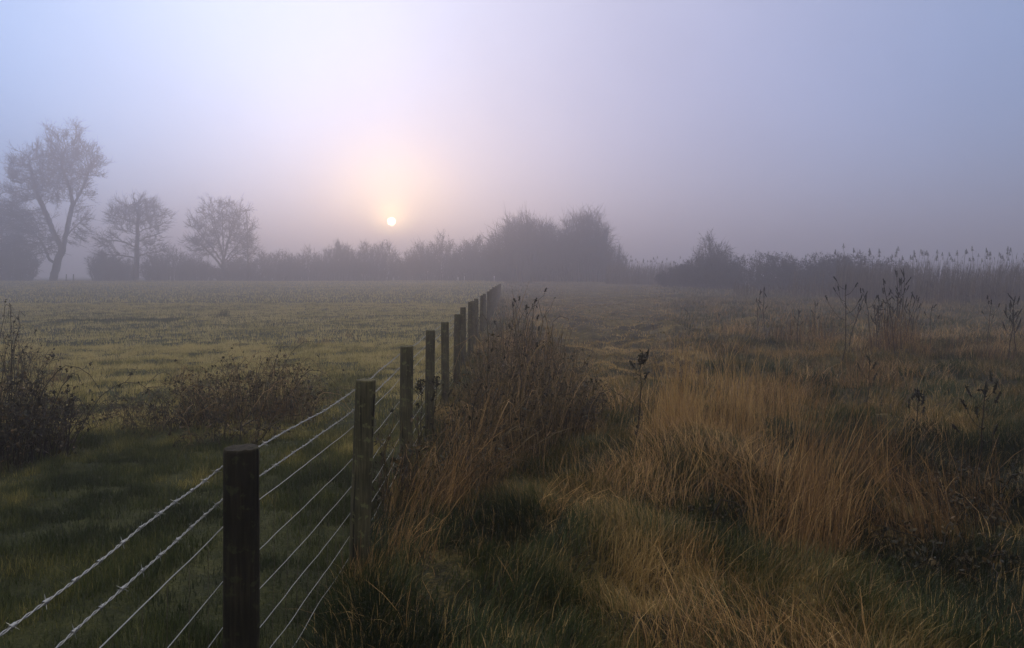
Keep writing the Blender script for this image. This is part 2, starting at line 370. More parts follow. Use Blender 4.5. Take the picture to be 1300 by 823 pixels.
def make_tree(name, label, px, d, guide, blobs, natt, seed, trunk_r, twigs=3, twig_len=1.2, leaf=0, D=.9, dk=1.3, tw_r=.016, up=.12, group=None, horiz=0, cat='tree'):
    d *= 1.3; tw_r *= 1.75; x, y, z = spot(px, d); z -= .15
    nodes, par, load, kids = colonise(seed, None, guide, blobs, natt, D=D, dk=dk, up=up)
    r = np.random.default_rng(seed + 5)
    rad = trunk_r * (load / load[0]) ** .5; rad = np.maximum(rad, .018)
    root = empty(name, (x, y, z)); tag(root, label, cat, group)
    for big in (True, False):
        sel = np.array([i for i in range(1, len(nodes)) if (rad[i] > trunk_r * .2) == big])
        mb = MB()
        if len(sel):
            pp = par[sel]; A = nodes[pp]; B = nodes[sel]; ra = np.where(rad[pp] > rad[sel] * 2.2, rad[sel] * 1.4, rad[pp]); rb = rad[sel]
            flare = np.where(pp == 0, 1.35, 1.0)
            e = (B - A) * .06
            mid = (A + B) / 2 + r.normal(0, .04, A.shape) * D
            tubes(mb, np.stack([A - e, mid, B + e], 1), np.stack([ra * flare, (ra + rb) / 2, rb], 1), 8 if big else 4, tint=r.random(len(sel)) * .5)
        if big:
            mb.build('trunk', M['trunk'], root); continue
        thin = np.where((rad < trunk_r * .16) & (np.arange(len(nodes)) > 3))[0]
        src = np.repeat(thin, twigs); n = len(src)
        pd = norm(nodes[src] - nodes[par[src]])
        v = r.normal(size=(n, 3)); v[:, 2] *= (1 - horiz); out = norm(nodes[src] - np.array([nodes[:, 0].mean() * .6, 0, nodes[:, 2].max() * .35])); dirs = norm(pd * .7 + out * .7 + v * .42 + np.array([0, 0, .10 * (1 - horiz)]))
        L = twig_len * (.35 + 1.4 * r.random(n) ** 2); f = r.random((n, 1))
        A = nodes[src] * (1 - f * .6) + nodes[par[src]] * f * .6; Bm = A + dirs * L[:, None] * .5 + r.normal(0, .05, (n, 3)); C = Bm + norm(dirs + r.normal(0, .35, (n, 3)) + np.array([0, 0, .2])) * L[:, None] * .5
        tubes(mb, np.stack([A, Bm, C], 1), np.stack([np.full(n, tw_r * 1.2), np.full(n, tw_r), np.full(n, tw_r * .5)], 1), 3, tint=r.random(n))
        # secondary twiglets
        m_ = r.random(n) < .9; A2 = Bm[m_]; d2 = norm(dirs[m_] + r.normal(0, .6, (m_.sum(), 3))); C2 = A2 + d2 * L[m_][:, None] * .5
        tubes(mb, np.stack([A2, C2], 1), np.stack([np.full(len(A2), tw_r * .8), np.full(len(A2), tw_r * .4)], 1), 3, tint=r.random(len(A2)))
        if leaf:
            c = np.concatenate([C, C2]); c = c[r.random(len(c)) < leaf]
            leaves(mb, c + r.normal(0, .15, c.shape), .10 + .14 * r.random(len(c)), r.random(len(c)) * .6)
        mb.build('crown', M['bark'], root)
    return root

D1 = 112.0; u = D1 / 880.0      # metres per photo pixel at the trees
def bl(cx, cy, rx, ry, w, bx, dep=.8, oy=0): return ((cx - bx) * u, oy, (357 - cy) * u, rx * u, rx * u * dep, ry * u, w)
def gp(pts, bx, ys=None): return [((x - bx) * u, (ys[i] if ys else 0), (357 - y) * u) for i, (x, y) in enumerate(pts)]
make_tree('leaning_tree', 'tallest tree, leaning trunk forking low under a broad leafy looking crown', 66, 86,
    [gp([(66, 360), (72, 335), (79, 312), (84, 285), (91, 258), (88, 236), (80, 214), (78, 198)], 66, [0, 0, .2, .4, .2, 0, -.3, 0]),
     gp([(77, 316), (70, 295), (62, 272), (52, 246), (46, 222), (42, 205)], 66, [0, -.3, -.6, -1, -1, -1]),
     gp([(72, 335), (62, 328), (52, 312), (42, 302)], 66, [0, .3, .8, 1.5]),
     gp([(88, 262), (104, 236), (113, 208)], 66, [0, .3, .5]),
     gp([(82, 300), (94, 286), (104, 276)], 66, [0, .3, .5])],
    [bl(86, 206, 38, 34, 5, 66), bl(50, 224, 36, 30, 4, 66), bl(30, 265, 32, 32, 3, 66), bl(74, 250, 34, 28, 1.2, 66), bl(116, 222, 15, 26, 1.0, 66), bl(100, 288, 16, 22, .8, 66), bl(40, 305, 34, 26, 1.8, 66)],
    3600, 11, .58, twigs=3, twig_len=1.3, leaf=.4, D=.45, dk=.55, tw_r=.014)
make_tree('spreading_tree', 'broad tree cut by the left frame edge, beside the tall leaning tree', -28, 92,
    [gp([(-28, 360), (-26, 335), (-22, 310), (-12, 285)], -28), gp([(-24, 325), (-5, 300), (8, 280)], -28), gp([(-24, 325), (-50, 290)], -28)],
    [bl(-10, 270, 46, 42, 4, -28), bl(14, 300, 30, 36, 3, -28), bl(-55, 280, 36, 40, 2, -28)], 2400, 12, .5, twigs=3, twig_len=1.4, leaf=.5, D=.5, dk=.6, tw_r=.014)
make_tree('flat_topped_tree', 'bare tree with tall straight trunk, flat top and level side branches', 172, 87,
    [gp([(172, 360), (173, 330), (174, 300), (175, 276), (176, 254)], 172)] + [gp([(174, p0), ((174 + q) / 2, p0 * .35 + p * .65), (q, p)], 172, [0, w_ * .5, w_]) for q, p0, p, w_ in [(142, 312, 303, 1), (206, 306, 296, -1), (150, 284, 272, -2), (206, 282, 268, 2), (160, 272, 256, 2), (194, 270, 254, -2), (198, 324, 318, 1), (148, 326, 322, -1), (146, 296, 290, 2), (200, 294, 284, 1)]],
    [bl(177, 270, 34, 15, 4, 172), bl(160, 278, 26, 12, 1.5, 172), bl(196, 284, 20, 16, 1, 172), bl(150, 306, 26, 14, 1.6, 172), bl(190, 312, 20, 18, 1, 172), bl(140, 326, 16, 14, 1, 172)],
    1500, 13, .42, twigs=3, twig_len=1.2, horiz=.7, up=0, tw_r=.013, D=.42, dk=.5)
make_tree('round_crowned_tree', 'bare tree with short trunk and even rounded crown of fine branches', 284, 88,
    [gp([(284, 360), (284, 340), (283, 322), (282, 262)], 284)] + [gp([(284, 338 - k_ * 2), (284 + (q - 284) * .5, (338 - k_ * 2) * .45 + p * .55), (q, p)], 284, [0, w_ * .5, w_]) for k_, (q, p, w_) in enumerate([(248, 306, 1), (320, 306, -1), (254, 288, -2), (314, 288, 2), (264, 272, 1), (304, 272, -1), (273, 262, -2), (294, 262, 2)])],
    [bl(282, 290, 42, 36, 5, 284), bl(262, 308, 28, 16, 1.2, 284), bl(305, 310, 22, 22, 1.2, 284)],
    1900, 14, .38, twigs=3, twig_len=1.0, tw_r=.012, D=.4, dk=.48)
make_tree('slender_young_tree', 'slender upright young tree against right side of the round crowned tree', 315, 84,
    [gp([(315, 360), (315, 330), (314, 300), (315, 282)], 315)],
    [bl(315, 300, 8, 22, 1, 315), bl(315, 325, 10, 22, 1, 315)], 300, 15, .13, twigs=3, twig_len=.8, tw_r=.011, D=.35, dk=.4)

# ------------------------------------------------------------------ hedge bushes
def bush_parts(seed, w, h, dep, nst=110, ntw=16, leafn=2500, tw=.02, leafs=.14, pointy=.25):
    r = np.random.default_rng(seed)
    a = r.random(nst) * 2 * np.pi; q = np.sqrt(r.random(nst))
    bx = np.cos(a) * q * w * .36; by = np.sin(a) * q * dep * .36
    topx = np.cos(a) * q * w * .5; topy = np.sin(a) * q * dep * .5
    tz = h * np.sqrt(np.clip(1 - .8 * q ** 2.2, .05, 1)) * (1 - pointy + pointy * 2 * vnoise(topx / (w * .13) + seed, topy / 1.5, seed))
    tt = np.linspace(0, 1, 6)[None]
    P = np.stack([bx[:, None] + (topx - bx)[:, None] * tt ** 1.3, by[:, None] + (topy - by)[:, None] * tt ** 1.3, tz[:, None] * tt - .1], -1)
    P[:, 1:] += r.normal(0, .045 * h, P[:, 1:].shape) * tt[:, 1:, None]
    st = MB(); tubes(st, P, np.linspace(.06, .012, 6)[None] * (h / 4), 4, tint=r.random(nst))
    cr = MB(); n = nst * ntw; s = np.repeat(np.arange(nst), ntw); f = .12 + .88 * r.random(n) ** .8; i = np.minimum((f * 5).astype(int), 4); g_ = (f * 5 - i)[:, None]
    A = P[s, i] * (1 - g_) + P[s, i + 1] * g_; T = norm(P[s, i + 1] - P[s, i]); dr = norm(T + r.normal(0, .75, (n, 3)))
    L = (h * .16) * (.5 + r.random(n)); Bm = A + dr * L[:, None] * .5; C = Bm + norm(dr + r.normal(0, .4, (n, 3)) + [0, 0, .25]) * L[:, None] * .6
    tubes(cr, np.stack([A, Bm, C], 1), np.array([[tw * 1.2, tw, tw * .4]]), 3, tint=r.random(n))
    k = r.integers(0, n, leafn); leaves(cr, C[k] * .6 + A[k] * .4 + r.normal(0, .12, (leafn, 3)) * [1, 1, .8], leafs * (.5 + r.random(leafn)), r.random(leafn) * .7)
    return st, cr
def make_bush(name, label, loc, seed, w, h, dep, group=None, cat='bush', **kw):
    st, cr = bush_parts(seed, w, h, dep, **kw)
    root = empty(name, loc); tag(root, label, cat, group)
    st.build('stems', M['trunk'], root); cr.build('crown', M['bark'], root)
    return root
def copy_thing(src, loc, rz, sc, label):
    c = src.copy(); COL.objects.link(c); c.location = loc; c.rotation_euler = (0, 0, rz); c.scale = sc; c['label'] = label
    for ch in src.children:
        k_ = ch.copy(); COL.objects.link(k_); k_.parent = c
    return c
HG = 'bushes making up the far hedge'
# (photo column, distance, width px, height px, prototype, label)
hedge = [
 (-42, 88, 70, 48, 0, 'hedge bush cut by the left frame edge, under the spreading tree'),
 (18, 87, 60, 46, 1, 'dark hedge bush immediately left of the leaning tree trunk'),
 (135, 88, 44, 34, 2, 'thin twiggy hedge bush left of the flat topped tree trunk'),
 (158, 90, 36, 26, 3, 'low hedge bush at foot of the flat topped tree'),
 (212, 88, 62, 36, 0, 'rounded hedge bush between flat topped tree and round crowned tree'),
 (252, 89, 46, 28, 1, 'low hedge bush just left of the round crowned tree trunk'),
 (298, 89, 52, 27, 2, 'low hedge bush just right of the round crowned tree trunk'),
 (345, 88, 58, 34, 3, 'hedge bush right of the slender young tree'),
 (384, 88, 54, 36, 0, 'hedge bush midway between slender young tree and tree shaped bush'),
 (412, 90, 40, 27, 1, 'low hedge bush immediately left of the tree shaped bush'),
 (436, 87, 48, 45, 2, 'tree shaped hedge bush with raised top, first tall one left of the sun'),
 (476, 88, 62, 44, 3, 'broad hedge bush just left of directly below the sun'),
 (518, 89, 44, 32, 1, 'low hedge bush in the dip just right of the sun'),
 (552, 88, 62, 50, 0, 'hedge bush with peaked top, first tall one right of the sun'),
 (598, 88, 64, 49, 2, 'hedge bush touching left side of the big twin thicket'),
]
protos = [None] * 4
pw = [(7.6, 5.2), (7.6, 5.0), (7.2, 5.4), (8.0, 5.2)]
for px, d, wp, hp, k_, lab in hedge:
    d *= 1.3; x, y, z = spot(px, d); w, h = wp * d / 880 * 1.15, hp * d / 880
    if protos[k_] is None:
        protos[k_] = make_bush('hedge_bush', lab, (x, y, z), 40 + k_, pw[k_][0], pw[k_][1], 4.0, HG, nst=110, ntw=26, leafn=2000, leafs=.15, tw=.020, pointy=.28)
        protos[k_].scale = (w / pw[k_][0], 1, h / pw[k_][1])
    else: copy_thing(protos[k_], (x, y, z), (px * 1.7) % 6.28 * 0 + (math.pi if (px // 2) % 2 else 0), (w / pw[k_][0], 1, h / pw[k_][1]), lab)
for px, d, wp, hp, sd, lab in [(664, 82, 88, 80, 61, 'large round thicket, left half of the high twin clump behind the fence end'),
                           (706, 86, 74, 66, 62, 'dark thicket filling the middle of the high twin clump'),
                           (741, 82, 72, 82, 63, 'large bare thicket, right half of the high twin clump')]:
    d *= 1.3; x, y, z = spot(px, d)
    make_bush('thicket', lab, (x, y, z), sd, wp * d / 880 * 1.1, hp * d / 880, 7.0, 'high thickets beyond the fence end', nst=170, ntw=36, leafn=2600, leafs=.15, tw=.019, pointy=.13)
x, y, z = spot(632, 110); copy_thing(protos[1], (x, y, z), 0, (.8, 1, 1.25), 'hedge bush low at the left foot of the high twin clump')
x, y, z = spot(774, 108); copy_thing(protos[3], (x, y, z), 0, (.75, 1, 1.0), 'low hedge bush at the right foot of the high twin clump')
# far dim hedge behind
# bramble bank on the right
for px, d, wp, hp, sd, lab in [(868, 78, 60, 26, 70, 'lowest bramble mound, sloping down at the far left end of the bank'),
                           (903, 75, 74, 39, 71, 'bramble mound with a raised bushy top, left end of the right hand bank'),
                           (960, 71, 140, 43, 72, 'long low bramble mound directly right of the bushy topped mound'),
                           (1025, 69, 140, 45, 73, 'third bramble mound from the left, smooth topped, before the reeds'),
                           (1086, 66, 130, 45, 74, 'rightmost bramble mound, half hidden in the reeds')]:
    x, y, z = spot(px, d)
    make_bush('bramble_mound', lab, (x, y, z), sd, wp * d / 880 * 1.25, hp * d / 880, 4.5, 'bramble mounds of the right hand bank', nst=130, ntw=20, leafn=13000, leafs=.12, tw=.012, pointy=.12, cat='bramble')
x, y, z = spot(905, 77)
make_bush('hawthorn_bush', 'small ragged bush sticking up behind the left bramble mound', (x, y, z), 77, 4.6, 5.3, 3, cat='bush', nst=70, ntw=24, leafn=900, tw=.014, pointy=.3)

# ------------------------------------------------------------------ reeds
def reed_lines(r, x, y, h, k=4, lean=.12):
    n = len(x); a = r.normal(0, .5, n); q = lean * (.3 + r.random(n)); t = np.linspace(0, 1, k)[None]
    z = gh(x, y)
    return np.stack([x[:, None] + np.cos(a)[:, None] * (q * h)[:, None] * t ** 2, y[:, None] + np.sin(a)[:, None] * (q * h)[:, None] * t ** 2, z[:, None] + h[:, None] * t], -1)
r = np.random.default_rng(91)
rb = MB()
def reed_patch(n, pxa, pxb, da, db, ha, hb, tw=.012):
    d = r.uniform(da, db, n); px = r.uniform(pxa, pxb, n); x = (px - 650) / 880 * d; h = r.uniform(ha, hb, n) * (.75 + .5 * fbm(x / 2.5, d / 2.5, 5))
    P = reed_lines(r, x, d, h); tubes(rb, P, np.array([[tw, tw, tw * .8, tw * .4]]), 3, tint=r.random(n))
    m = r.integers(0, n, n * 3); f = .3 + .6 * r.random(n * 3); i = (f * 3).astype(int); b0 = P[m, i]
    a = r.random(n * 3) * 6.28; L = r.uniform(.25, .6, n * 3)
    blades(rb, b0[:, 0], b0[:, 1], L, .6 + r.random(n * 3) * .9, a, .028, r.random(n * 3), k=3, z=b0[:, 2])
reed_patch(3400, 1060, 1480, 47, 60, 1.7, 2.8)
reed_patch(900, 1160, 1480, 38, 47, 1.0, 2.0)
reed_patch(260, 1000, 1130, 50, 58, 1.0, 2.6)
reed_patch(300, 930, 1120, 50, 56, .5, 1.2)
reed_patch(1500, 768, 880, 88, 104, 1.8, 3.0, .016)
tag(rb.build('reed_bed', M['reed']), 'dense brown reed bed along the right hand edge of the field', 'reeds', kind='stuff')
def make_reed(x, y, h, seed, label, group):
    r = np.random.default_rng(seed); root = empty('tall_reed', (x, y, float(gh(x, y)))); tag(root, label, 'reed', group)
    a = r.random() * 6.28; q = .05 + .1 * r.random(); t = np.linspace(0, 1, 6)
    P = np.stack([np.cos(a) * q * h * t ** 2, np.sin(a) * q * h * t ** 2, h * t], -1)[None]
    st = MB(); tubes(st, P, np.linspace(.012, .006, 6)[None], 4, tint=.3); st.build('stem', M['reed'], root)
    pm = MB(); n = 46; f = r.random(n); A = P[0, -1] + np.stack([np.zeros(n), np.zeros(n), -.32 + .34 * f], -1)
    da = a + r.normal(0, .7, n); dr = norm(np.stack([np.cos(da), np.sin(da), .6 + .6 * f], -1)); L = .12 * (1.15 - f)
    B = A + dr * L[:, None] * .6; C = B + norm(dr + [0, 0, -.9]) * L[:, None] * .6
    tubes(pm, np.stack([A, B, C], 1), np.array([[.006, .010, .003]]), 3, tint=r.random(n) * .5); pm.build('plume', M['reed'], root)
    lf = MB(); k_ = 5; zz = h * r.uniform(.3, .85, k_); o = np.zeros(k_)
    blades(lf, o, o, r.uniform(.35, .6, k_), .7 + r.random(k_) * .6, r.random(k_) * 6.28, .03, r.random(k_), k=4, z=zz); lf.build('leaves', M['reed'], root)
    return root
RG = 'tall plumed reeds standing above the reed bed'
rp = [make_reed(*( (0, 0)), 3.15 + .15 * i, 300 + i, 'tall reed with drooping feathery plume above the right hand reed bed', RG) for i in range(4)]
spots = []
for i in range(84):
    d = r.uniform(46, 58); px = 1062 + 268 * (i + r.random()) / 84; spots.append(((px - 650) / 880 * d, d, r.uniform(.86, 1.14), i % 4))
for i, (x, y, s, k_) in enumerate(spots):
    z = float(gh(x, y))
    if i < 4: rp[i].location = (x, y, z); rp[i].scale = (s, s, s)
    else: copy_thing(rp[k_], (x, y, z), r.random() * 6.28, (s, s, s), rp[0]['label'])
RG2 = 'distant plumed reeds between the thicket and the bramble mounds'
for i in range(34):
    d = r.uniform(90, 102); px = 782 + 84 * (i + r.random()) / 34; x = (px - 650) / 880 * d
    c = copy_thing(rp[i % 4], (x, d, float(gh(x, d))), r.random() * 6.28, (1.3, 1.3, r.uniform(.85, 1.1)), 'hazy distant reed between the high thicket and the bramble mounds'); c['group'] = RG2

# ------------------------------------------------------------------ fence
posts = [(0.6, -.90, 0, 1.18, .060), (2.48, -.968, .0, 1.185, .0605), (4.13, -.915, .045, 1.18, .060), (6.0, -.92, .01, 1.19, .058), (7.8, -.93, .012, 1.185, .055), (9.4, -.90, -.01, 1.17, .056), (11.1, -.89, .02, 1.18, .055), (13.3, -.94, .0, 1.19, .056), (15.0, -.90, .01, 1.23, .062)]
yy = 16.9; rr = random.Random(4)
while yy < 56: posts.append((yy, -.93 + rr.uniform(-.03, .03), rr.uniform(-.02, .03), 1.18 + rr.uniform(-.03, .04), .058)); yy += 1.8
fence = empty('wire_fence', (-.93, 2.48, 0)); tag(fence, 'round post fence with two barbed strands over stock netting, running away into the mist', 'fence')
FO = np.array([-.93, 2.48, 0.0])
for i, (py, pxx, lean, h, rad) in enumerate(posts):
    mb = MB(); seg = 20; zs = np.array([-.25, 0, .15, .4, .7, .95, h - .012, h - .002, h]); rf = np.array([1.03, 1.02, 1, 1, .99, .985, .98, .955, .90])
    a = np.arange(seg) * 2 * np.pi / seg; r2 = np.random.default_rng(500 + i); wob = 1 + .02 * np.sin(2 * a + i) + .012 * np.sin(5 * a + 2 * i)
    gz = float(gh(pxx, py)) * 0
    V = np.stack([np.outer(rf, np.cos(a) * wob) * rad + (lean * zs / h)[:, None], np.outer(rf, np.sin(a) * wob) * rad, np.broadcast_to(zs[:, None] + gz, (len(zs), seg)) + (r2.normal(0, .0015, (len(zs), seg)) * (zs[:, None] > h - .02))], -1)
    ix = np.arange(len(zs) * seg).reshape(len(zs), seg); aa = ix[:-1]; bb = ix[1:]
    mb.add(V, quads=np.stack([aa, np.roll(aa, -1, 1), np.roll(bb, -1, 1), bb], -1).reshape(-1, 4))
    last = V[-1]; c = last.mean(0) + [0, 0, .0015]
    mb.add(np.concatenate([last, c[None]]), tris=[(j, (j + 1) % seg, seg) for j in range(seg)])
    base = np.array([pxx - lean * 0, py, 0]); 
    o = mb.build('post', M['post_dark'] if i in (0, 1) else M['post'], fence); o.location = tuple(base - FO)
    if py < 9:                      # staples holding the wires
        for zw in (1.118, 1.0, .9, .705, .54, .38):
            s = MB(); q = np.linspace(0, np.pi, 7); rx = rad * 1.0; lx = lean * zw / h
            P = np.stack([-rx - .006 * np.sin(q) + lx + .003, np.zeros(7), zw + .010 * np.cos(q)], -1)[None]
            tubes(s, P, np.array([.0016]), 5); s.build('staple', M['wire'], o)
def wire_path(z, ys, seed):
    """offset along posts' field side face with slight slack"""
    py = np.array([p[0] for p in posts]); px = np.array([p[1] + p[2] * z / p[3] - p[4] - .006 for p in posts])
    x = np.interp(ys, py, px); t = (ys[:, None] - py[None, :-1]) / np.diff(py)[None]; t = np.where((t >= 0) & (t <= 1), t, 0); s = (4 * t * (1 - t)).sum(1)
    wob = (vnoise(ys / .33, ys * 0 + seed, seed) - .5) * .010 + (vnoise(ys / .11, ys * 0 + seed, seed + 3) - .5) * .004
    return np.stack([x + wob * s, ys, z - .012 * s + (vnoise(ys / .4, ys * 0, seed + 9) - .5) * .012 * s], -1)
def barbed(z, seed):
    mb = MB(); r2 = np.random.default_rng(seed)
    ys = np.arange(posts[0][0], 14, .008); c = wire_path(z, ys, seed); ph = ys * 2 * np.pi / .07
    for s_ in (0, np.pi):
        P = c + np.stack([np.cos(ph + s_), 0 * ph, np.sin(ph + s_)], -1) * .0021
        tubes(mb, P[None], np.array([.0018]), 5)
    ys2 = np.arange(14, posts[-1][0], .15); tubes(mb, wire_path(z, ys2, seed)[None], np.array([.0032]), 4)
    yb = np.arange(posts[0][0] + .04, 18, .105) + r2.normal(0, .006, len(np.arange(posts[0][0] + .04, 18, .105))); cb = wire_path(z, yb, seed); n = len(yb)
    for q in range(2):
        dr = r2.normal(size=(n, 3)); dr[:, 1] *= .35; dr = norm(dr)
        tubes(mb, np.stack([cb - dr * .017, cb, cb + dr * .017], 1), np.array([[.0004, .0016, .0004]]), 4)
    # wrapped knot of each barb
    tubes(mb, np.stack([cb - [0, .008, 0], cb + [0, .008, 0]], 1), np.array([.0052]), 6)
    o = mb.build('barbed_wire', M['wire'], fence); o.location = tuple(-FO); return o
barbed(1.118, 1); barbed(1.0, 2)
nm = MB()
zl = (.90, .705, .54, .38, .24, .11)
for i, z in enumerate(zl):
    ys = np.concatenate([np.arange(posts[0][0], 16, .04), np.arange(16, posts[-1][0], .3)])
    tubes(nm, wire_path(z, ys, 30 + i)[None], np.array([.0019 if i else .0022]), 5)
ys = np.arange(posts[0][0] + .1, 22, .15); P = np.stack([wire_path(z, ys, 30 + i) for i, z in enumerate(zl)], 1); sy = MB(); tubes(sy, P, np.array([.0009]), 4); o = sy.build('netting_stays', M['rusty'], fence); o.location = tuple(-FO)
o = nm.build('stock_netting', M['wire'], fence); o.location = tuple(-FO)

# ------------------------------------------------------------------ grass (uncountable)
def wedge(n, da, db, side, margin=1.12, power=1.0):
    """random points in the field between two distances, on one side of the fence line (density even over the area)"""
    out = []
    while sum(len(o) for o in out) < n:
        m = n * 2; q = rng.random(m); d = np.sqrt(da ** 2 + q * (db ** 2 - da ** 2)) if power == 1 else da * (db / da) ** q
        x = rng.uniform(-1, 1, m) * (.80 * d * margin + 1.8)
        k_ = (x < -1.0) if side < 0 else (x >= -1.0)
        out.append(np.stack([x[k_], d[k_]], -1))
    p = np.concatenate(out)[:n]; return p[:, 0], p[:, 1]
def clumpy(x, y, seed, s=.22):
    return fbm(x / s, y / s, seed, 3)
pg = MB()
for (n, da, db, L, wd, k_) in [(260000, 2.0, 8, .075, .0042, 3), (220000, 8, 18, .085, .009, 3), (130000, 18, 42, .10, .022, 2), (60000, 42, 120, .16, .07, 2)]:
    x, y = wedge(n, da, db, -1)
    cl = clumpy(x, y, 51, .3); big = fbm(x / 2.2, y / 1.6, 77)
    keep = rng.random(n) < np.clip((cl - .24) * 3.6, .30, 1); x, y, cl, big = x[keep], y[keep], cl[keep], big[keep]; n2 = len(x)
    ln = L * (.35 + .9 * rng.random(n2) ** 1.3) * (.25 + 1.7 * cl)
    dst = np.hypot(x, y); pat = fbm(x / .9, y / .6, 61)
    tint = np.clip(.02 + .40 * big + .75 * (pat - .42) + .30 * (cl - .3) + .74 * sstep(4.5, 14, dst) - .14 + .9 * (fbm(x / .35, y / .3, 71) - .5) * (1 - sstep(10, 20, dst)) + rng.normal(0, .13, n2), 0, 1)  # near blades darkened, farther ones brightened: light falloff painted into the tint
    tint = np.where((np.abs(x + 15.5) < 2.6) & (np.abs(y - 27.5) < 1.1), tint * .25, tint)      # bare muddy patch at the far left
    blades(pg, x, y, ln, np.abs(rng.normal(.55, .35, n2)), rng.random(n2) * 6.28, wd, tint, k=k_)
tag(pg.build('pasture_grass', M['pasture']), 'short grazed olive green grass left of the fence', 'grass', kind='stuff')
rg = MB()
for (n, da, db, L, wd, k_) in [(300000, 2.0, 8, .17, .0048, 4), (200000, 8, 18, .19, .010, 3), (90000, 18, 50, .22, .026, 3), (36000, 50, 105, .22, .085, 2)]:
    x, y = wedge(n, da, db, 1)
    cl = clumpy(x, y, 151, .38); big = fbm(x / 1.5, y / 1.2, 177)
    path = np.exp(-((x - (.5 + .12 * y)) / (.5 + .085 * y)) ** 4) * sstep(8.5, 12, y)       # trodden strip beside the fence further on
    keep = rng.random(n) < np.clip((cl - .22) * 3.0, .12 + .5 * np.exp(-((x - (.5 + .12 * y)) / (.5 + .085 * y)) ** 4), 1); x, y, cl, big, path = x[keep], y[keep], cl[keep], big[keep], path[keep]; n2 = len(x)
    dry = fbm(x / .8 + 5, y / .8, 191)
    right = sstep(1.5, 5, x)
    tint = np.clip(.02 + 1.25 * (dry - .30) + rng.normal(0, .14, n2) + .34 * path + .14 * sstep(5, 9, y) - .42 * corner_shade(x, y), 0, 1)  # near edge and right corner darkened by tint, as painted shade
    tint = np.where((rng.random(n2) < .5) & (corner_shade(x, y) > .5), tint * .3, tint)
    tint = np.where(rng.random(n2) < .08, .85, tint)
    ln = L * (.35 + .9 * rng.random(n2)) * (.4 + 1.2 * cl) * (1 - .68 * path)
    flow = 6.28 * fbm(x / .9, y / .9, 201) * 1.5
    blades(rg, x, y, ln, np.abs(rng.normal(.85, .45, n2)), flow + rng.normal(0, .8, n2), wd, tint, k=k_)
tag(rg.build('rough_grass', M['rough']), 'tangled green and straw coloured rough grass right of the fence', 'grass', kind='stuff')

mg = MB()
for (n, da, db, L, wd) in [(70000, 2.0, 8, .34, .0032), (50000, 8, 20, .40, .0065), (16000, 20, 45, .45, .016)]:
    x, y = wedge(n, da, db, 1); pat = fbm(x / 1.1, y / .9, 291); hump = gh(x, y) - gh(x, y) * 0 - .85 * sstep(22, 110, y)
    path = np.exp(-((x - (.5 + .12 * y)) / (.5 + .085 * y)) ** 4) * sstep(8.5, 12, y)
    keep = rng.random(n) < np.clip((pat - .515) * 4.4, .02, 1) * (1 - .93 * path) * sstep(-.95, -.1, x) * (1 - .35 * sstep(.35, .6, x / y)) * (1 - .93 * corner_shade(x, y)); x, y, pat = x[keep], y[keep], pat[keep]; m = len(x)
    flow = 6.28 * fbm(x / 1.3, y / 1.3, 333) * 2
    tn = np.clip(.36 + .8 * (pat - .45) + rng.normal(0, .22, m), 0, 1)
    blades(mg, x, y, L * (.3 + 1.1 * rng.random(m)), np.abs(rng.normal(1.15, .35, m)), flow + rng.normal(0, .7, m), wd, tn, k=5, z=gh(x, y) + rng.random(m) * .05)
tag(mg.build('matted_straw', M['straw']), 'collapsed matted straw lying over the rough grass right of the fence', 'straw', kind='stuff')

